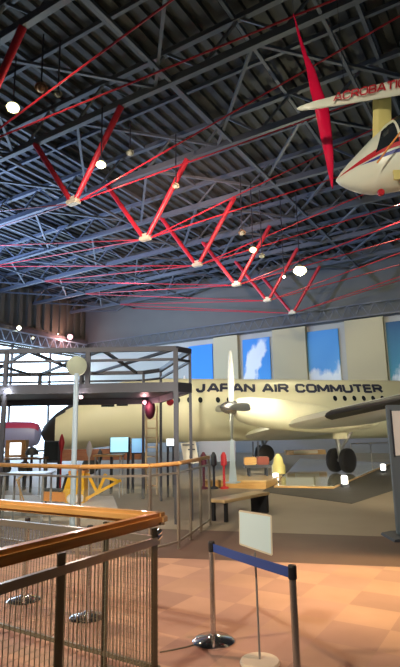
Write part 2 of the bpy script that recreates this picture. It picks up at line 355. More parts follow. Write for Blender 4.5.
MB().poly([onfus(4.3, 1.7, .02), onfus(5.0, 1.7, .02), onfus(5.0, 2.4, .02), onfus(5.0, 3.1, .02), onfus(5.0, 3.5, .02), onfus(4.3, 3.5, .02), onfus(4.3, 3.1, .02), onfus(4.3, 2.4, .02)]).build('cabin_door', M['cream'], air)
# lettering
GLY = {'J': (.8, [[(.62, 1), (.62, .2), (.45, 0), (.15, 0), (0, .2), (0, .35)]]), 'A': (1, [[(0, 0), (.42, 1), (.58, 1), (1, 0)], [(.2, .3), (.8, .3)]]),
 'P': (.9, [[(0, 0), (0, 1), (.7, 1), (.88, .85), (.88, .6), (.7, .45), (0, .45)]]), 'N': (.95, [[(0, 0), (0, 1), (.9, 0), (.9, 1)]]), 'I': (.12, [[(.05, 0), (.05, 1)]]),
 'R': (.95, [[(0, 0), (0, 1), (.7, 1), (.88, .85), (.88, .62), (.7, .48), (0, .48)], [(.5, .48), (.92, 0)]]), 'C': (.9, [[(.88, .78), (.7, 1), (.18, 1), (0, .8), (0, .2), (.18, 0), (.7, 0), (.88, .22)]]),
 'O': (.95, [[(.18, 0), (0, .2), (0, .8), (.18, 1), (.75, 1), (.92, .8), (.92, .2), (.75, 0), (.18, 0)]]), 'M': (1.15, [[(0, 0), (0, 1), (.55, .15), (1.1, 1), (1.1, 0)]]),
 'U': (.92, [[(0, 1), (0, .2), (.18, 0), (.72, 0), (.9, .2), (.9, 1)]]), 'T': (.9, [[(0, 1), (.9, 1)], [(.45, 1), (.45, 0)]]), 'E': (.8, [[(.78, 1), (0, 1), (0, 0), (.78, 0)], [(0, .5), (.7, .5)]]),
 'B': (.88, [[(0, .5), (.7, .5), (.85, .35), (.85, .15), (.7, 0), (0, 0), (0, 1), (.65, 1), (.8, .85), (.8, .65), (.65, .5)]]), 'S': (.85, [[(.82, .82), (.68, 1), (.15, 1), (0, .85), (0, .62), (.15, .52), (.68, .48), (.82, .35), (.82, .15), (.68, 0), (.15, 0), (0, .18)]])}
def lettering(text, place, wx, wy, mt, parent, gap=.30):
    x = 0; segs = []; seps = []
    for ch in text:
        if ch == ' ': x += .65; continue
        wd, st = GLY[ch]
        for l in st:
            for p, q in zip(l, l[1:]): segs.append(((x+p[0], p[1]), (x+q[0], q[1]), len(seps)))
        seps.append(ch); x += wd+gap
    tot = x-gap
    mbs = [MB() for _ in seps]
    for (ax_, ay), (bx, by), li in segs:
        L_ = math.hypot(bx-ax_, by-ay); ux, uy = (bx-ax_)/L_, (by-ay)/L_; e = .05
        ax_ -= ux*e; bx += ux*e; ay -= uy*e; by += uy*e; n = max(1, int(L_/.35))
        for i in range(n):
            c = [(ax_+(bx-ax_)*f, ay+(by-ay)*f) for f in (i/n, (i+1)/n)]
            mbs[li].poly([place((px-uy*wx*sg)/tot, py+ux*wy*sg) for (px, py), sg in ((c[0], 1), (c[0], -1), (c[1], -1), (c[1], 1))])
    for mb in mbs: mb.build('letter', mt, parent)
lettering('JAPAN AIR COMMUTER', lambda u, v: onfus(6.60+u*9.22+.10*v, 3.46+v*.34, .03), .15, .17, M['navy'], air)
# wings
def foil(s, t, z, ch, th):
    up_ = [(0, 0), (.02, .30), (.08, .62), (.25, 1), (.5, .85), (.8, .38), (1, .02)]; lo = [(.8, -.18), (.5, -.42), (.25, -.5), (.08, -.38), (.02, -.2)]
    return [pl(s+ch*x, t, z+th*y) for x, y in up_+lo]
def wing(name, stations, m=None, boot=None):
    mb = MB(); nn = 12
    mb.loft([foil(*q) for q in stations], True, (lambda i, k: 1 if (boot and i >= boot and (k < 2 or k >= nn-2)) else 0))
    return mb.build(name, [m or M['wing'], M['boot']], air, smooth=True)
for sd in (1, -1):
    wing('wing', [(8.9, sd*.7, 1.50, 4.3, .42), (9.3, sd*4.3, 1.88, 3.8, .38), (9.65, sd*7.1, 2.13, 3.3, .34), (10.0, sd*11, 2.44, 2.7, .30), (10.5, sd*15.6, 2.95, 2.0, .18)], boot=2)
    nac = MB(); pr = [(7.35, .30, 2.52), (7.5, .44, 2.50), (7.9, .54, 2.45), (9, .60, 2.32), (10.5, .58, 2.15), (12, .46, 2.0), (13.3, .2, 1.95), (13.5, .05, 1.95)]
    nac.loft([[pl(s, sd*4.3+r*.86*math.sin(2*math.pi*k/28), zc+r*math.cos(2*math.pi*k/28)) for k in range(28)] for s, r, zc in pr])
    nc = nac.build('engine_nacelle', M['cream'], air, smooth=True)
    hb = pl(7.2, sd*4.3, 2.58)
    MB().lathe([(.02, -.45), (.14, -.38), (.22, -.22), (.27, 0), (.27, .18)], hb, AX, 20).build('spinner', M['metal'], air, smooth=True)
    for q in range(4):
        an = R(90*q+2); u = Vector((0, 0, 1))*math.cos(an)+PT*math.sin(an); c2 = PT*math.cos(an)-Vector((0, 0, 1))*math.sin(an)
        prof_b = [(.2, .10, .10, 50), (.5, .13, .07, 40), (.9, .17, .05, 30), (1.5, .17, .035, 22), (2.0, .14, .025, 16), (2.2, .08, .015, 14)]
        rg = []
        for rr, wd, tk, tw in prof_b:
            cd = c2*math.cos(R(tw))+AX*math.sin(R(tw)); nn = u.cross(cd)
            rg.append([hb+u*rr+cd*wd*math.cos(2*math.pi*k/10)+nn*tk*math.sin(2*math.pi*k/10) for k in range(10)])
        MB().loft(rg).build('propeller_blade', M['greymetal'] if q else M['white'], air, smooth=True)
    # main gear
    gr = MB(); gr.tube(pl(11.7, sd*4.3, .49), pl(11.5, sd*4.3, 1.9), .10).tube(pl(11.7, sd*4.3, .9), pl(12.4, sd*4.3, 1.8), .06)
    ra = Vector((math.cos(R(-18)), math.sin(R(-18)), 0)) if sd > 0 else PT
    c = pl(11.7, sd*4.3, .49); gr.tube(c-ra*.36, c+ra*.36, .07); gr.build('landing_gear', M['greymetal'], air)
    for e in (-1, 1):
        cc = c+ra*.30*e
        ty = MB().lathe([(.2, -.15), (.38, -.15), (.46, -.10), (.48, 0), (.46, .10), (.38, .15), (.2, .15)], cc, ra, 28).build('tyre', M['black'], air, smooth=True)
        sub('wheel_hub', MB().lathe([(.02, -.10), (.2, -.13), (.2, .13), (.02, .10)], cc, ra, 20), M['darkbox'], ty)
    dr = MB(); dr.box(pl(11.5, sd*4.3+.40, 1.45), (.6, .04, .25), rz=TH); dr.build('gear_door', M['cream'], air)
    wing('tailplane', [(22.6, sd*.3, 3.5, 2.6, .2), (24, sd*4.6, 3.9, 1.4, .1)])
ng = MB(); ng.tube(pl(2.1, 0, .35), pl(2.1, 0, 1.6), .07); ng.tube(pl(2.1, -.25, .35), pl(2.1, .25, .35), .05); ng.build('nose_gear', M['greymetal'], air)
for e in (-1, 1): MB().lathe([(.02, -.09), (.15, -.1), (.3, -.09), (.35, 0), (.3, .09), (.15, .1), (.02, .09)], pl(2.1, e*.19, .35), PT, 24).build('nose_tyre', M['black'], air, smooth=True)
fin = MB(); fin.loft([[pl(s0, -.12*th, z) if 0 else pl(s, t*th, z) for s, t in ((a, 0), (a+.3*(b-a), .14), (b, .02), (b, -.02), (a+.3*(b-a), -.14))] for a, b, z, th in ((20.3, 25.8, 4.1, 1), (22.3, 26.2, 6.2, .8), (24, 26.6, 8.9, .5))])
fin.build('tail_fin', M['cream'], air)
# display platforms under and beside the airliner
pp = [gp(274, 488), gp(334, 489), gp(392, 464), gp(300, 459.5)]
pf = thing('display_platform', gp(310, 478), 'low glossy display platform with orange wooden edge under the airliner wheels', 'platform')
MB().poly([p+Vector((0, 0, .014)) for p in pp], thick=(0, 0, .046)).build('edge_board', M['edge'], pf)
cen = sum(pp, Vector())/4
MB().poly([p+(cen-p).normalized()*.12+Vector((0, 0, .0605)) for p in pp], thick=(0, 0, .01)).build('deck', M['gloss'], pf)
air.location.z = 0.072
ap = [gp(262, 492), gp(352, 504), gp(420, 482), gp(408, 463), gp(300, 461)]
o = MB().poly([p+Vector((0, 0, .004)) for p in ap], thick=(0, 0, .008)).build('floor_mat', M['apron'], label='large dark grey carpet area on the floor around the airliner wheel platform', category='carpet')

# low platform with the engine cart
q1, q2 = gp(205, 487.5), gp(266, 489); vv = (q2-q1).normalized(); nv = Vector((-vv.y, vv.x, 0))
pf2 = thing('display_plinth', (q1+q2)/2, 'low tan wooden display plinth with lit front edge, behind the bench', 'platform')
MB().poly([q1, q2, q2+nv*2.0, q1+nv*2.0], thick=(0, 0, .2)).build('base', M['edge'], pf2)
MB().poly([q1-vv*.03-nv*.03+Vector((0, 0, .2)), q2+vv*.03-nv*.03+Vector((0, 0, .2)), q2+vv*.03+nv*2.03+Vector((0, 0, .2)), q1-vv*.03+nv*2.03+Vector((0, 0, .2))], thick=(0, 0, .05)).build('top', M['tan'], pf2)
# engine cart on plinth
Dc = (gp(255, 486)).dot(HF)+.9
def atz(px, D, z):
    p = at(px, 434, D); return Vector((p.x, p.y, z))
e0 = atz(256, Dc, .25); VR = Vector((math.cos(R(YAW)), math.sin(R(YAW)), 0))
ec = thing('engine_cart', e0, 'red and yellow display cart on the plinth behind the bench', 'cart')
MB().box(e0+Vector((0, 0, .32)), (.9, .55, .10), rz=R(YAW)).build('frame', M['darkbox'], ec)
MB().box(e0+VR*-.25+Vector((0, 0, .50)), (.42, .5, .26), rz=R(YAW), bevel=.03).build('yellow_housing', M['edge'], ec)
MB().box(e0+VR*.18+Vector((0, 0, .50)), (.42, .5, .26), rz=R(YAW), bevel=.03).build('red_housing', mat('brick_red', (.25, .05, .03), .5), ec)
for dx_ in (-.3, .3):
    for dy_ in (-.2, .2): MB().tube(e0+VR*dx_+HF*dy_, e0+VR*dx_+HF*dy_+Vector((0, 0, .28)), .04).build('leg', M['darkbox'], ec)
for dx_ in (-.12, .05): MB().tube(e0+VR*dx_+Vector((0, 0, .6)), e0+VR*dx_+Vector((0, 0, 1.15)), .03).build('upright', M['darkbox'], ec)
# pale blue post
p0 = gp(234, 484.5, .25)+HF*.45
t = thing('display_post', Vector((p0.x, p0.y, .25)), 'pale blue-grey upright post on the plinth, in front of the propeller', 'post')
MB().box(Vector((p0.x, p0.y, .27)), (.34, .34, .04), bevel=.01).build('base', M['skyb'], t)
MB().loft([[Vector((p0.x, p0.y, z))+VR*w*a+HF*.04*b for a, b in ((-1, -1), (1, -1), (1, 1), (-1, 1))] for z, w in ((.29, .12), (.8, .08), (1.5, .045))]).build('upright', M['skyb'], t)
# floor lamps (white glowing cubes) near the platform
for (px, py, lab) in ((276, 484, 'small glowing white floor light at the left front corner of the glossy platform'), (345, 484, 'small glowing white floor light below the airliner wheels'), (383.5, 473, 'small glowing white floor light at the far right end of the glossy platform')):
    g0 = gp(px, py) if px != 345 else gp(px, 487.5)
    t = thing('floor_light', g0+Vector((0, 0, .012)), lab, 'light', 'floor lights around the glossy platform')
    MB().box(g0+Vector((0, 0, .06)), (.22, .2, .10), rz=R(YAW), bevel=.01).build('housing', M['darkbox'], t)
    MB().box(g0+Vector((0, 0, .23)), (.17, .16, .24), rz=R(YAW), bevel=.02).build('lens', M['glow'], t)

# ================================================================ STEEL OBSERVATION FRAME
zd, zt = 2.62, 3.40
cols = {'a': gp(177, 524), 'b': gp(192, 520.5), 'c': gp(161, 501), 'd': gp(143, 499)}
A_, B_, C_, D_ = cols['a'], cols['b'], cols['c'], cols['d']
lf = (C_-A_); ldir = -VR
# front row runs along the view's left from A; back row from D
fr_pts = [B_, A_, A_+ldir*1.88, A_+ldir*3.44, A_+ldir*4.6]
bk_pts = [C_, D_, D_+ldir*1.6, D_+ldir*2.9, D_+ldir*4.4]
fr_pts[1] = A_
tw = thing('steel_tower', A_+ldir*1.5, 'dark steel two-level platform frame standing left in front of the airliner nose', 'platform')
for p, cwid in ((B_, .06), (A_, .095), (C_, .065), (D_, .07), (A_+ldir*3.44, .08)): MB().box(Vector((p.x, p.y, zt/2)), (cwid, cwid, zt), rz=R(YAW)).build('column', M['steel'], tw)
for p in (A_+ldir*1.78, D_+ldir*1.75, D_+ldir*2.9): MB().box(Vector((p.x, p.y, (zt+zd)/2)), (.09, .09, zt-zd), rz=R(YAW)).build('column', M['steel'], tw)
def zz(p, z): return Vector((p.x, p.y, z))
outline = [A_, B_, C_, D_, bk_pts[4], fr_pts[4]]
for i in range(len(outline)):
    p, q = outline[i], outline[(i+1) % len(outline)]
    if i == 3 or True: MB().bar(zz(p, zd), zz(q, zd), .08, .19).build('deck_beam', M['steel'], tw)
    MB().bar(zz(p, zt), zz(q, zt), .08, .10).build('top_beam', M['steel'], tw)
    MB().bar(zz(p, zt-.22), zz(q, zt-.22), .05, .05).build('guard_rail', M['steel'], tw)
dkp = MB(); dkp.poly([zz(p, zd+.06) for p in outline], thick=(0, 0, .03)).build('deck', M['steel'], tw)
for k in range(3):
    p, q = A_+ldir*(1.5*k), D_+ldir*(.2+1.5*k+1.2); MB().bar(zz(p, zt), zz(q, zt), .06, .06).build('cross_brace', M['steel'], tw)
    p, q = A_+ldir*(1.5*k+1.5), D_+ldir*(.2+1.5*k); MB().bar(zz(p, zt), zz(q, zt), .06, .06).build('cross_brace', M['steel'], tw)
# ladder leaning behind
l0, l1 = gp(146, 494), gp(157, 495)
ld = thing('ladder', (l0+l1)/2, 'pale wooden ladder rising to the deck of the steel tower', 'ladder')
zl = zd-.1
for p in (l0, l1): MB().bar(p, zz(p, zl), .05, .04).build('stile', M['ladder'], ld)
for k in range(9): MB().bar(zz(l0, .25+k*.27), zz(l1, .25+k*.27), .05, .035).build('rung', M['ladder'], ld)
# red bag and pink lamp
D1 = gp(150, 498).dot(HF)-.35
bgp = at(150, 409, D1)
t = MB(); t.ball(bgp, .16, 14, (1, .8, 1.75)); t.tube(bgp+Vector((0, 0, .2)), zz(bgp, zd-.1), .015); t.build('hanging_bag', M['purple'], smooth=True, label='dark red bag hanging under the steel tower deck above the ladder', category='bag')
def small_lamp(px, py, D, r, m, lab, group=None, ztop=None, glow=None, col=(1, .5, .5)):
    p = at(px, py, D); t = thing('spot_lamp', p, lab, 'lamp', group)
    d = (EYE-p).normalized(); d = (d+Vector((0, 0, -.7))).normalized()
    MB().lathe([(r*.35, r*2.0), (r*.7, r*1.6), (r*1.15, .0), (r*1.08, 0)], p, -d, 16).build('housing', M['darkbox'], t, smooth=True)
    MB().ball(p+d*r*.1, r, 12, (1, 1, 1)).build('bulb', m, t, smooth=True)
    if ztop: MB().tube(p-d*r*1.6, zz(p-d*r*1.6, ztop), .02, n=6).build('stem', M['darkbox'], t)
    if glow:
        l = bpy.data.lights.new('lamp_glow', 'POINT'); l.energy = glow; l.color = col; l.shadow_soft_size = r
        o = bpy.data.objects.new('lamp_glow', l); C.objects.link(o); o.location = p+d*r*1.8
    return t
small_lamp(144.5, 402, D1-.2, .055, M['pink'], 'small glowing pink lamp beside the hanging bag under the tower', ztop=zd-.1, glow=12)
small_lamp(81, 397, gp(80, 524).dot(HF)-.2, .035, M['pink'], 'small glowing pink lamp at the top of the white pole', ztop=zd-.1, glow=40, col=(1, .8, .75))
small_lamp(7, 390, gp(80, 524).dot(HF)-.2, .03, M['warm'], 'small lamp under the tower deck at the left edge', ztop=zd-.1, glow=40, col=(.9, .95, 1))
# round star thing
rs = at(170, 402, D1+.3); MB().lathe([(.02, 0), (.10, .02), (.10, .06), (.02, .09)], rs, HF, 14).bar(rs, zz(rs, zd-.05), .015).build('round_sign', M['red'], label='small red round sign hanging under the tower deck right of the ladder', category='sign')
# white pole with frosted disc
pb = gp(72, 528); pt_ = at(75, 366, pb.dot(HF))
t = thing('disc_pole', zz(pb, 0), 'slim white pole topped with a round frosted disc, in front of the steel tower', 'pole')
MB().lathe([(.12, 0), (.12, .03), (.04, .05)], zz(pb, 0), n=20).build('base', M['greymetal'], t)
MB().tube(zz(pb, .03), zz(pb, pt_.z-.15), .055, .05, 12).build('pole', M['skyb'], t, smooth=True)
dd = (EYE-pt_); dd.z = 0; dd.normalize()
MB().lathe([(.02, -.05), (.12, -.05), (.19, -.02), (.20, 0), (.19, .02), (.12, .05), (.02, .06)], zz(pb, pt_.z), dd, 32).build('disc', M['frost'], t, smooth=True)

# ================================================================ HANGAR LAMPS
def bay(px, py, D, r, m, shade, lab, watt=0, col=(1, .9, .6)):
    p = at(px, py, D); t = thing('ceiling_lamp', p, lab, 'lamp', 'lamps hanging from the roof trusses')
    d = (EYE-p).normalized(); d = Vector((d.x*.5, d.y*.5, -1)).normalized()
    s = MB().lathe([(r*.35, -r*1.5), (r*.6, -r*1.3), (r*1.1, -r*.5), (r*1.3, -r*.1), (r*1.25, -r*.1), (r*1.0, -r*.5), (r*.3, -r*1.2)], p, d, 20).build('shade', shade, t, smooth=True)
    sub('bulb', MB().ball(p+d*r*.1, r*.85, 12), m, s)
    q = p-d*r*1.4; MB().tube(q, zz(q, ZB-.05) if q.z < ZB else q+Vector((0, 0, .3)), .03, n=6).build('stem', M['steel'], t)
    if watt:
        l = bpy.data.lights.new('lamp_glow', 'POINT'); l.energy = watt; l.color = col; l.shadow_soft_size = r
        o = bpy.data.objects.new('lamp_glow', l); C.objects.link(o); o.location = p+d*r*1.6
bay(300, 271, 27, .28, M['hot'], M['shade'], 'bright glowing bell-shaped ceiling lamp, largest, right of the red V row', 500)
bay(101, 165, 19, .15, M['hot'], M['shade'], 'bright ceiling lamp beside the sixth truss red strut', 60)
bay(13, 108, 16, .17, M['hot'], M['shade'], 'bright ceiling lamp at the far upper left', 60)
bay(130, 153, 20, .13, M['frost'], M['frost'], 'dim pale ceiling lamp just right of the bright one by the red strut')
bay(41, 88, 15, .16, M['shadeb'], M['shadeb'], 'unlit brown-shaded ceiling lamp near the top left')
bay(58, 94, 15.3, .11, M['frost'], M['frost'], 'unlit small pale ceiling lamp right of the brown-shaded one')
bay(253, 250, 26, .16, M['warm'], M['shade'], 'small warm ceiling lamp left of the largest lamp')
bay(262, 256, 26.5, .13, M['frost'], M['shade'], 'small dim ceiling lamp just below the small warm one')
bay(284, 277, 28, .08, M['warm'], M['shade'], 'tiny ceiling lamp directly left of the largest lamp')
bay(242, 233, 25, .15, M['frost'], M['shadeb'], 'unlit pale ceiling lamp above the small warm one')
bay(176, 186, 21, .12, M['frost'], M['shade'], 'unlit pale ceiling lamp between the fourth and fifth red struts')
def wally(px, py, r, m, lab, glow=0):
    d = ray(px, py); p = EYE+d*((XL+1.3)/d.x); t = thing('wall_spotlight', p, lab, 'lamp', 'spotlights on the left walkway truss')
    MB().lathe([(r*.4, -r*2), (r*.9, -r*1.4), (r*1.15, 0), (r, 0)], p, (EYE-p).normalized(), 16).build('housing', M['darkbox'], t)
    MB().ball(p, r, 12).build('bulb', m, t, smooth=True)
    if glow:
        l = bpy.data.lights.new('lamp_glow', 'POINT'); l.energy = glow; l.color = (1, .5, .45); l.shadow_soft_size = r
        o = bpy.data.objects.new('lamp_glow', l); C.objects.link(o); o.location = p+(EYE-p).normalized()*.8
wally(70, 337, .30, M['pink'], 'glowing pink-red spotlight on the left walkway, brightest of the row', 300)
wally(19, 328, .2, M['hot'], 'small white spotlight at the far left end of the walkway')
wally(33, 338, .09, M['hot'], 'small white spotlight below the walkway, second from left')
wally(58, 334, .07, M['warm'], 'tiny spotlight just left of the pink-red one')

# ================================================================ HANGING AIRCRAFT (top right)
ac = thing('hanging_aircraft', at(390, 160, 7.6), 'small white hanging aircraft with red and blue stripes and a parasol wing, top right', 'airplane')
DR = (VR*.93-HF*.37).normalized()
sec = [(336, 180, 181.5), (340, 174, 185), (348, 165, 188.5), (360, 153, 192), (372, 141, 193), (385, 128, 192), (400, 118, 189), (420, 108, 184), (450, 101, 174), (500, 94, 155), (560, 88, 128), (610, 88, 106)]
NS = 40; rg = []; cz = []
for i, (px, yt, yb) in enumerate(sec):
    D = 8.0-(px-336)/60*.37*1.0
    a, b = at(px, yt, D), at(px, yb, D); c = (a+b)/2; hh = (a-b).length/2; ww = min(hh*.85, .42)
    rg.append([c+Vector((0, 0, 1))*hh*math.cos(2*math.pi*k/NS)-HF*ww*math.sin(2*math.pi*k/NS)*(1) for k in range(NS)]); cz.append((c, hh))
# refine rings
def lerp_r(r0, r1, n): return [[a.lerp(b, j/n) for a, b in zip(r0, r1)] for j in range(n)]
fine = []
for r0, r1 in zip(rg, rg[1:]): fine += lerp_r(r0, r1, 4)
fine.append(rg[-1])
MB().loft(fine, True).build('body', M['acwhite'], ac, smooth=True)
def onbody(s, a, off=.008):
    i = min(len(rg)-2, int(s)); f = s-i; k = a/360*NS; k0 = int(k); g = k-k0
    p = [r_[k0 % NS].lerp(r_[(k0+1) % NS], g) for r_ in (rg[i], rg[i+1])]; c = cz[i][0].lerp(cz[i+1][0], f); q = p[0].lerp(p[1], f)
    return q+(q-c).normalized()*off
def ribbon(name, m, s0, s1, fa, fb, n=30, off=.008):
    for sd in (1, -1):
        mb = MB()
        A = [[onbody(s0+(s1-s0)*i/n, (sd*(fa(s0+(s1-s0)*i/n)+(fb(s0+(s1-s0)*i/n)-fa(s0+(s1-s0)*i/n))*j/4)) % 360, off) for j in range(5)] for i in range(n+1)]
        for i in range(n):
            for j in range(4): mb.poly([A[i][j], A[i+1][j], A[i+1][j+1], A[i][j+1]])
        mb.build(name, m, ac, smooth=True)
ribbon('red_stripe', M['acred'], .35, 7.9, lambda s: 72+s*3.2-min(s, 3)*3, lambda s: 76+s*3.2+min(s, 2)*.5)
ribbon('blue_stripe', M['acblue'], 2.6, 7.9, lambda s: 80.5+s*3.2, lambda s: 80.5+s*3.2+min(6, (s-2.6)*6))
ribbon('cabin_window', M['glass'], 3.7, 5.3, lambda s: 72+s*2.6-min(46, (s-3.7)*60), lambda s: 71+s*3, off=.012)
ribbon('cabin_window', M['glass'], 5.45, 7.6, lambda s: 26, lambda s: 71+s*3, off=.012)
w0 = at(297, 109, 7.7); w1 = at(470, 72, 7.0); wu = (w1-w0).normalized()
chd = (HF*.2+Vector((0, 0, .97))).normalized(); nrm = wu.cross(chd)
def wsec(f, c, th): o = w0.lerp(w1, f); return [o+chd*c*a+nrm*th*b for a, b in ((-.5, 0), (-.42, .5), (0, 1), (.42, .5), (.5, 0), (.42, -.5), (0, -1), (-.42, -.5))]
wg = MB().loft([wsec(0, .02, .01), wsec(.02, .09, .03), wsec(.1, .16, .045), wsec(.35, .25, .06), wsec(.6, .33, .07), wsec(1, .40, .08), wsec(1.6, .32, .06), wsec(1.78, .03, .01)]).build('wing', M['acwhite'], ac, smooth=True)
nf = nrm if nrm.dot(EYE-w0) > 0 else -nrm
lettering('ACROBATICS', lambda u, v: w0.lerp(w1, .225+.46*u+.012*v)+chd*(v*.145-.085)+nf*.092, .10, .11, M['acred'], ac, .25)
py0, py1 = at(382, 93, 7.62), at(382, 150, 7.62)
MB().loft([[p+VR*.155*a-HF*.06*b for a, b in ((-1, 0), (-.5, 1), (.6, .7), (1, 0), (.6, -.7), (-.5, -1))] for p in (py0, (py0+py1)/2, py1)]).build('pylon', M['acyel'], ac, smooth=True)
MB().bar(at(377, 163, 7.25), at(402, 130, 7.0), .02).build('cabin_frame', M['orange'], ac)
MB().lathe([(.02, -.03), (.05, -.03), (.06, 0), (.05, .03), (.02, .03)], at(381, 192.5, 7.55), HF, 16).build('nose_wheel', M['acred'], ac, smooth=True)
MB().box(at(400, 175, 7.27), (.2, .03, .16), rz=R(YAW)).build('hatch', M['acyel'], ac)
for px in (345, 440):
    p = at(px, 109-(px-297)*.213, 7.6); MB().tube(p, zz(p, ZB), .004, n=5).build('cable', M['black'], ac)
# red blade
rb = thing('red_propeller_blade', at(320, 100, 8.6), 'long glossy red tapered blade hanging upright behind the white wing tip', 'propeller blade')
pts = [(293.5, 14, .01), (299, 35, .028), (305, 55, .045), (311, 70, .085), (316, 90, .115), (322, 110, .135), (326, 135, .115), (329, 155, .085), (331, 175, .045), (332.5, 189, .01)]
rg = []
for px, py, wd in pts:
    c = at(px, py, 8.6); rg.append([c+VR*wd*math.cos(2*math.pi*k/16)-HF*wd*.55*math.sin(2*math.pi*k/16) for k in range(16)])
MB().loft(rg).build('blade', M['hotred'], rb, smooth=True)
p = at(293.5, 14, 8.6); MB().tube(p, zz(p, ZB), .006, n=5).build('cable', M['steel'], rb)

# ================================================================ NEAR RAILING
HR = 1.13
def railing(label, pts, posts, name='railing', hr=HR, rw=.11, rh=.075, wm=None, mesh=True, midz=.13, botz=.10, loc=None):
    t = thing(name, zz(pts[0], 0), label, 'railing')
    for p, q in zip(pts, pts[1:]):
        d = (q-p).normalized()
        MB().bar(zz(p, hr-rh/2)-d*.0, zz(q, hr-rh/2)+d*(rw/2 if q != pts[-1] else 0), rw, rh, bevel=.02).build('handrail', wm or M['rail'], t, smooth=True)
        MB().bar(zz(p, hr-rh-midz+.02), zz(q, hr-rh-midz+.02), .035, .045).build('top_rail', M['railmetal'], t)
        MB().bar(zz(p, botz), zz(q, botz), .03, .035).build('bottom_rail', M['post'], t)
        if mesh:
            L_ = (q-p).length; n = int(L_/.034); mb = MB(); zt_ = hr-rh-midz
            for k in range(1, n): o = p+d*(k*.034); mb.bar(zz(o, botz), zz(o, zt_), .005)
            for k in range(1, 16): z = botz+(zt_-botz)*k/16; mb.bar(zz(p, z), zz(q, z), .003)
            mb.build('mesh_panel', M['mesh'], t)
    for p in posts:
        MB().bar(zz(p, 0), zz(p, hr-rh), .05, .014, roll=0).build('post', M['post'], t)
        MB().box(zz(p, .006), (.12, .12, .012)).build('foot_plate', M['post'], t)
    return t
cx, cy = -2.30, 3.13
NP = Vector
t = thing('railing', (cx, cy, 0), 'nearest wooden-handrail railing with wire mesh, its corner pointing right in the foreground', 'railing')
runs = [(NP((cx, .2, 0)), NP((cx, cy, 0)), M['rail'], 0), (NP((cx, cy, 0)), NP((-12, cy, 0)), M['rail2'], 1)]
for p, q, wm, isx in runs:
    d = (q-p).normalized(); e = d*.06
    MB().bar(zz(p, HR-.0425)-(e if isx else e*0), zz(q, HR-.0425)+(e*0 if isx else e), .10, .085, bevel=.025).build('handrail', wm, t, smooth=True)
    for zz_, w_, h_, mm in ((HR-.19, .03, .05, M['railmetal']), (.11, .025, .03, M['post'])):
        MB().bar(zz(p, zz_), zz(q, zz_), w_, h_).build('top_rail' if mm is M['railmetal'] else 'bottom_rail', mm, t)
    L_ = min((q-p).length, 5.5); mb = MB(); p_ = p if isx else q-d*L_ if L_ < (q-p).length else p
    for k in range(1, int(L_/.034)): o = p_+d*(k*.034); mb.bar(zz(o, .11), zz(o, HR-.21), .004)
    for k in range(1, 22): z = .11+.80*k/22; mb.bar(zz(p_, z), zz(p_+d*L_, z), .0016)
    mb.build('mesh_panel', M['mesh'], t)
def post2(p, dirv):
    mb = MB()
    for s in (-1, 1):
        o = p+dirv*.013*s; mb.bar(zz(o, 0), zz(o, HR-.10), .010, .032)
    mb.box(zz(p, .006), (.12, .12, .012)); return mb
for yy in (3.08, 2.2, .95): post2(NP((cx, yy, 0)), NP((0, 1, 0))).build('post', M['post'], t)
for xx in (-2.80, -4.15, -5.5, -6.9, -8.3): post2(NP((xx, cy, 0)), NP((1, 0, 0))).build('post', M['post'], t)
for z in (HR-.13, HR-.16): MB().tube((cx-.0, cy-.03, z-.02), (cx, cy+.02, z+.0), .018, n=8).build('bolt', M['chrome'], t)

# FAR RAILING
F1 = gp(-20, 466, HR+.08); F2 = gp(150, 468, HR+.08); F3 = gp(208, 459.5, HR+.08); F2b = gp(178, 465.5, HR+.08)
F3 = gp(210, 525); 
pts = [NP((p.x, p.y, 0)) for p in (F1, gp(80, 469, HR+.08), F2, F2b, F3)]
HF2 = HR+.14
t = thing('railing', zz(pts[2], 0), 'second railing with wooden handrail and clear panels, curving in front of the steel tower', 'railing')
for i, (p, q) in enumerate(zip(pts, pts[1:])):
    MB().bar(zz(p, HF2-.03), zz(q, HF2-.03), .09, .06, bevel=.02).build('handrail', M['rail2'], t, smooth=True)
    MB().bar(zz(p, HF2-.17), zz(q, HF2-.17), .025, .03).build('top_rail', M['railmetal'], t)
    MB().bar(zz(p, .10), zz(q, .10), .025, .03).build('bottom_rail', M['railmetal'], t)
    MB().bar(zz(p, .52), zz(q, .52), .012, .8).build('clear_panel', M['clear'], t)
    n = max(1, int((q-p).length/.62)) if i > 1 else max(1, int((q-p).length/1.3))
    for k in range(n):
        o = p.lerp(q, k/n); MB().bar(zz(o, 0), zz(o, HF2-.06), .035, .035).build('post', M['railmetal'], t)
MB().bar(zz(pts[-1], 0), zz(pts[-1], HF2-.06), .04, .04).build('post', M['railmetal'], t)

# ================================================================ STANCHIONS
def stanchion(p, h, lab, belt_to=None):
    t = thing('belt_stanchion', zz(p, 0), lab, 'stanchion', 'chrome belt stanchions')
    MB().lathe([(.02, 0), (.17, 0), (.175, .012), (.15, .03), (.06, .045), (.03, .06)], zz(p, 0), n=28).build('base', M['chrome'], t, smooth=True)
    MB().tube(zz(p, .03), zz(p, h-.07), .023, n=16).build('pole', M['metal'], t, smooth=True)
    MB().lathe([(.024, -.075), (.028, -.07), (.028, 0), (.024, .010), (.0101, .012)], zz(p, h-.01), n=16).build('cap', M['black'], t)
    return t
s1 = gp(213.5, 642); s2v = gp(292, 565, .85); s2 = zz(s2v, 0)
hs = at(211, 541, s1.dot(HF)).z
stanchion(s1, hs, 'chrome belt stanchion holding the left end of the blue belt')
stanchion(s2, .85, 'chrome belt stanchion at the right end of the blue belt, nearest the camera')
b0, b1_ = zz(s1, hs-.05), zz(s2, .80); n = 12; dv = (b1_-b0); e_ = .035; mb = MB(); bp = []
for k in range(n+1):
    f = k/n; o = b0+dv*(e_/dv.length + f*(1-2*e_/dv.length)); o.z -= .004*math.sin(math.pi*f); bp.append(o)
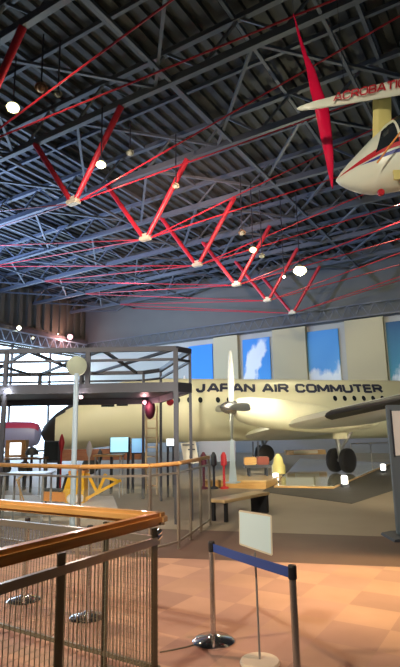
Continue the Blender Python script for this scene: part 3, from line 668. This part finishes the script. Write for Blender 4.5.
for p, q in zip(bp, bp[1:]): mb.bar(p, q, .004, .065)
mb.build('barrier_belt', M['belt'], label='blue retractable belt stretched between the two front stanchions', category='belt')
st3 = gp(88, 618); stanchion(st3, at(96, 535, st3.dot(HF)).z if 0 else .83, 'chrome belt stanchion seen through the middle of the mesh railing')
st4 = gp(24, 601); stanchion(st4, .83, 'chrome belt stanchion seen through the mesh near the left edge')
# sign stand
sb = gp(260, 664); top = at(255, 552, sb.dot(HF))
t = thing('sign_stand', zz(sb, 0), 'pale blank sign board on a thin pole with a round cream base, behind the belt', 'sign')
MB().lathe([(.02, 0), (.145, 0), (.15, .01), (.14, .028), (.02, .034)], zz(sb, 0), n=32).build('base', M['ivory'], t, smooth=True)
tp = zz(top, top.z); MB().tube(zz(sb, .03), tp, .008, n=8).build('pole', M['greymetal'], t)
Ds = sb.dot(HF)
bc = [at(240, 547, Ds+.03), at(272, 555, Ds-.03), at(271, 516, Ds-.03), at(239.5, 511, Ds+.03)]
bc[0] = at(240, 544, Ds+.03)
MB().poly(bc, thick=HF*.012).build('board', M['board'], t)
ebm = MB()
for p, q in zip(bc, bc[1:]+bc[:1]): ebm.bar(p+HF*.006, q+HF*.006, .012)
ebm.build('board_frame', M['ivory'], t)
# thin dark line along the floor
MB().path([gp(160, 652, .006), gp(172, 650, .006), gp(186, 647, .006), gp(200, 643, .006)], .006).build('floor_line', M['post'], label='thin dark line on the carpet between railing corner and stanchion base', category='cable')

# ================================================================ BENCH
bl, br = gp(220, 521.5), gp(260, 512)
bd = (br-bl).normalized(); bnv = Vector((-bd.y, bd.x, 0)); HBn = .42
t = thing('bench', (bl+br)/2, 'tan wooden bench with black legs in front of the low display plinth', 'bench')
e0_, e1_ = bl-bd*.12, br+bd*.1
MB().bar(zz(e0_, HBn-.03), zz(e1_, HBn-.03), .42, .06, bevel=.012).build('seat', M['tan'], t)
for s in (-1, 1): MB().box(zz(bl+bnv*.15*s, (HBn-.06)/2), (.06, .06, HBn-.06), rz=math.atan2(bd.y, bd.x)).build('leg', M['black'], t)
MB().box(zz(br, (HBn-.06)/2+.0), (.09, .40, HBn-.06), rz=math.atan2(bd.y, bd.x)).build('leg_panel', M['black'], t)

# ================================================================ KIOSK right edge
kb = gp(406, 538); Dk = kb.dot(HF)
t = thing('display_kiosk', zz(kb, 0), 'blue-grey display stand with a framed pale poster at the right edge', 'sign')
kp = zz(kb, 0)+VR*.12
MB().loft([[kp+VR*a*w+HF*b*.3+Vector((0, 0, z)) for a, b in ((-1, -1), (1, -1), (1, 1), (-1, 1))] for z, w in ((0, .42), (.035, .40), (.06, .25))]).build('base', M['darkbox'], t)
kh = at(394, 405, Dk).z
MB().box(kp+Vector((0, 0, .06+(kh-.06)/2)), (.52, .07, kh-.06), rz=R(YAW), bevel=.01).build('panel', mat('kiosk_blue', (.13, .16, .19), .5), t)
MB().box(kp-HF*.045+Vector((0, 0, kh-.46)), (.40, .03, .72), rz=R(YAW)).build('poster', M['kscreen'], t)  # faint emission in the material brightens the poster
MB().box(kp-HF*.05+VR*-.205+Vector((0, 0, kh-.46)), (.02, .04, .76), rz=R(YAW)).build('frame', M['darkbox'], t)

# ================================================================ EXHIBITS ON THE LEFT
def up_at(px, D, z): return atz(px, D, z)
def exhibit_box(name, px0, px1, py0, py1, D, label, cat, m, screen=None, margin=.2, depth=.3, legs=True):
    a, b = at(px0, py1, D), at(px1, py1, D); z1 = at((px0+px1)/2, py0, D).z; z0 = max(a.z, .0); w_ = (b-a).length; c = (a+b)/2
    t = thing(name, zz(c, 0), label, cat)
    MB().box(zz(c, (z0+z1)/2)+HF*depth/2, (w_, depth, z1-z0), rz=R(YAW), bevel=.01).build('body', m, t)
    if screen:
        MB().box(zz(c, (z0+z1)/2+.02)-HF*.005, (w_*(1-margin*2), .02, (z1-z0)*(1-margin*1.6)), rz=R(YAW)).build('screen', screen, t)
    if legs and z0 > .05:
        for s in (-1, 1): MB().box(zz(c, z0/2)+VR*s*(w_/2-.04)+HF*depth/2, (.05, depth*.8, z0), rz=R(YAW)).build('leg', M['darkbox'], t)
    return t
exhibit_box('display_monitor', 5, 25, 440, 459, 17, 'wooden cabinet with a bright white screen at the far left', 'screen', M['brownwood'], M['screen'], .22)
exhibit_box('display_cabinet', 43, 59, 441, 463, 16, 'dark display cabinet below the airliner\'s black nose', 'cabinet', M['darkbox'], M['glass'], .1)
exhibit_box('light_panel', 109.5, 129, 437.5, 453.5, 15.5, 'glowing pale blue display panel, larger and left of the two', 'screen', M['darkbox'], M['bluescr'], .05)
exhibit_box('light_panel', 131, 146, 438.5, 454, 15.6, 'dimmer blue display panel, right of the two and partly behind the tower column', 'screen', M['darkbox'], mat('blue_panel2', (.2, .5, .7), .4, emit=(.25, .5, .85), es=.8), .05)
exhibit_box('small_screen', 166, 174.5, 439, 447, 14.5, 'small glowing white screen between the tower columns', 'screen', M['darkbox'], M['screen'], .08)
# info sign (tilted) on the rail
Dn = 10.6; c = at(190, 453, Dn); t = thing('information_board', zz(c, 0), 'tilted cream information board with dark caption right of the tower', 'sign')
q = [at(184, 464, Dn), at(199, 463, Dn), at(195.5, 441, Dn+.2), at(180.5, 443, Dn+.2)]
MB().poly(q, thick=HF*.02).build('board', M['ivory'], t)
capm = MB(); 
for yy, x0_, x1_ in ((444.8, 182.5, 194), (449.5, 188, 195)):
    capm.bar(at(x0_, yy, Dn+.14)-HF*.012-HF*(.0 if yy < 446 else .045), at(x1_, yy-.2, Dn+.14)-HF*.012-HF*(.0 if yy < 446 else .045), .012, .025)
capm.build('caption', M['darkbox'], t)
MB().tube(zz(c, 0)+HF*.06, zz(c, c.z-.05)+HF*.06, .02).build('pole', M['greymetal'], t)
# tables
def table(px0, px1, py, D, lab, m, dz=.05):
    a, b = at(px0, py, D), at(px1, py, D); z = a.z; c = (a+b)/2; w_ = (b-a).length
    t = thing('display_table', zz(c, 0), lab, 'table')
    MB().box(zz(c, z-dz/2)+HF*.3, (w_, .7, dz), rz=R(YAW), bevel=.008).build('tabletop', m, t)
    for s in (-1, 1):
        for r_ in (.03, .57): MB().box(zz(c, (z-dz)/2)+VR*s*(w_/2-.06)+HF*r_, (.035, .035, z-dz), rz=R(YAW)).build('leg', M['greymetal'], t)
table(-8, 42, 458.5, 15.2, 'long brown wooden table at the far left behind the railing', M['brownwood'])
table(93, 122, 455, 14.6, 'short orange-brown wooden table below the larger blue panel', M['edge'])
table(1, 46, 474, 9.9, 'pale blue table directly behind the second railing at far left', M['lightmetal'], .03)
# dark round object, pink vase etc
c = at(32, 452, 16.4); MB().lathe([(.02, 0), (.20, .02), (.20, .10), (.12, .22), (.02, .27)], zz(c, at(32, 458.5, 14.5).z) if 0 else zz(c, c.z-.1), n=20).tube(zz(c, 0), zz(c, c.z-.1), .04).build('dome_exhibit', M['darkbox'], smooth=True, label='dark dome-shaped exhibit on a stand beside the white screen', category='exhibit')
c = at(88.5, 447, 13.6); zt0 = at(107, 455, 13.5).z
for px, py0_, py1_, D, m_, nm, lab in ((89, 441, 462, 14.8, M['white'], 'model_rocket', 'small white model on a stand right of the white pole'),
                                    (61, 434, 462, 15.4, M['acred'], 'flag_stand', 'dark red bundled stand between cabinet and white pole'),
                                    (100, 449, 458, 16.0, M['darkbox'], 'engine_model', 'small dark model behind the short wooden table')):
    b_ = at(px, py1_, D); tz = at(px, py0_, D).z
    mb = MB(); mb.lathe([(.02, 0), (.11, .0), (.10, .04), (.025, .06), (.025, (tz)*.70), (.06, tz*.76), (.09, tz*.86), (.05, tz*.95), (.015, tz)], zz(b_, 0), n=16)
    mb.build(nm, m_, smooth=True, label=lab, category='exhibit')
# magenta and lavender aircraft behind
Dm = 24; a, b = at(-15, 428, Dm), at(40, 428, Dm); zt_, zm, zb_ = at(20, 421.5, Dm).z, at(20, 432, Dm).z, at(20, 448, Dm).z
t = thing('parked_aircraft', zz((a+b)/2, 0), 'magenta-topped lavender aircraft parked at far left behind the exhibits', 'airplane')
ax_ = (b-a).normalized(); rg = []; zc_ = (zt_+zb_)/2; hh = (zt_-zb_)/2
for f, k in ((0, .9), (.5, 1), (.85, .95), (.96, .8), (1, .5)):
    o = a.lerp(b, f); rg.append([zz(o, zc_+hh*k*math.cos(2*math.pi*j/24))-HF*.55*k*math.sin(2*math.pi*j/24) for j in range(24)])
MB().loft(rg, True, lambda i, j: 1 if min(j, 23-j) < 3.5 else 0).build('body', [M['lav'], M['magenta']], t, smooth=True)
for f in (.4, .75):
    o = a.lerp(b, f); MB().tube(zz(o, 0.3), zz(o, zb_+.05), .05).build('gear_leg', M['greymetal'], t)
    MB().lathe([(.02, -.08), (.2, -.1), (.3, 0), (.2, .1), (.02, .08)], zz(o, .3), HF, 20).build('tyre', M['black'], t, smooth=True)
exhibit_box('long_counter', 60, 141, 449, 461, 17.2, 'long reddish-brown counter behind the blue panels and the white pole', 'counter', wood('counter_wood', (.34, .14, .09), (.42, .2, .12)), None, legs=False)
# white lit stage, yellow machine
w_a, w_b, w_c, w_d = gp(-20, 516), gp(120, 516), gp(114, 500), gp(0, 499)
t = thing('white_stage', zz((w_a+w_b)/2, 0), 'low white stage under the yellow machine behind the second railing', 'platform')
MB().poly([w_a, w_b, w_c, w_d], thick=(0, 0, .08)).build('base', M['greymetal'], t)
cc = (w_a+w_b+w_c+w_d)/4
MB().poly([zz(p.lerp(cc, .02), .08) for p in (w_a, w_b, w_c, w_d)], thick=(0, 0, .03)).build('top', mat('stage_white', (.85, .86, .82), .5), t)
Dy = gp(75, 508).dot(HF); zs = .11
y0 = atz(75, Dy, zs); t = thing('yellow_machine', y0, 'yellow pedal-type flying machine with black seat and frame arms, on the white stage', 'machine')
k_ = Dy/F
def yp(px, py, dD=0): return at(px, py, Dy+dD)
MB().poly([yp(65, 503), yp(84, 503), yp(84, 473), yp(69, 473), yp(63, 492)], thick=HF*.45).build('body', M['yellow'], t)
MB().poly([yp(68, 473.5, -.03), yp(84.5, 473.5, -.03), yp(84.5, 471, -.03), yp(68.5, 471, -.03)], thick=HF*.5).build('top_cover', M['orange'], t)
MB().poly([yp(43, 501), yp(66, 502), yp(65, 492.5), yp(44, 491.5)], thick=HF*.42).build('seat_base', M['orange'], t)
MB().bar(yp(45, 489.8, .2), yp(63, 490.4, .2), .4, .06, bevel=.02).build('seat', M['black'], t)
MB().bar(yp(64.5, 490, .2), yp(68, 474, .2), .4, .05, bevel=.02).build('backrest', M['black'], t)
for p, q in (((84, 500), (121, 480)), ((88, 474), (97, 492)), ((106, 474), (98, 492)), ((88, 474), (84, 479)), ((103, 476), (118, 481))):
    MB().bar(yp(*p, .2), yp(*q, .2), .05, .07).build('frame_arm', M['yellow'], t)
for px in (71, 79): MB().lathe([(.02, -.04), (.08, -.05), (.11, 0), (.08, .05), (.02, .04)], zz(yp(px, 494, -.02), zs+.11), HF, 18).build('wheel', M['white'], t, smooth=True)
for px in (46,): MB().bar(yp(px, 499, .2), zz(yp(px, 499, .2), zs), .04, .04).build('leg', M['darkbox'], t)
# yellow tripod left on stage
o1 = atz(23, Dy+.1, zs); t = thing('orange_stand', o1, 'thin orange folding stand on the white stage near the left edge', 'stand')
tp_ = yp(20, 474, .1)
MB().tube(yp(17, 480, .1), o1+VR*.12, .018).build('leg', M['edge'], t); MB().tube(yp(19, 479, .25), o1+VR*-.02+HF*.15, .018).build('leg', M['edge'], t)
MB().tube(yp(16.5, 480, .15), yp(26, 473, .15), .022).build('top_bar', M['tan'], t)
# counter under fuselage, between tower and plinth
exhibit_box('display_counter', 199, 236, 441, 462, 17.5, 'long pale blue-grey counter behind the plinth under the airliner', 'counter', mat('counter_blue', (.24, .27, .38), .5), None, legs=False)
for i, (px, m_, lab) in enumerate(((203, 'purple', 'small dark red folded exhibit on the grey floor before the counter, leftmost'), (213, 'darkbox', 'small dark exhibit before the blue-grey counter, middle'), (223, 'acred', 'small red exhibit before the blue-grey counter, beside the pale blue post'))):
    D = 16.5; b_ = atz(px, D, 0); tz = at(px, 452, D).z
    MB().lathe([(.13, 0), (.13, .05), (.04, .08), (.04, tz*.6), (.10, tz*.65), (.09, tz*.9), (.03, tz)], b_, n=12).build('small_exhibit', M[m_], smooth=True, label=lab, category='exhibit')
# yellow lit dummy engine right of the cart
c = atz(277, Dc+2.2, 0.13); MB().lathe([(.26, 0), (.26, .3), (.2, .4), (.16, .6), (.08, .72), (.02, .75)], c, n=18).build('yellow_exhibit', M['acyel'], smooth=True, label='rounded yellow exhibit right of the engine cart under the airliner', category='exhibit')
c = gp(300, 465, .122)
exhibit_box('parts_bench', 286, 326, 450, 455, 27.5, 'long low warm-lit parts bench beneath the airliner fuselage', 'bench', M['edge'], M['ivory'], depth=.6, legs=False)
# glass guard on right of the wheels
g1, g2 = gp(352, 464), gp(392, 463)
t = thing('glass_guard', zz((g1+g2)/2, 0), 'low clear glass guard with metal rail right of the airliner wheels', 'railing')
MB().bar(zz(g1, 1.05), zz(g2, 1.05), .05, .05).build('top_rail', M['railmetal'], t)
MB().bar(zz(g1, .6), zz(g2, .6), .012, .8).build('pane', M['clear'], t)
for f in (0, .5, 1): p = g1.lerp(g2, f); MB().tube(zz(p, .0), zz(p, 1.03), .025).build('post', M['railmetal'], t)
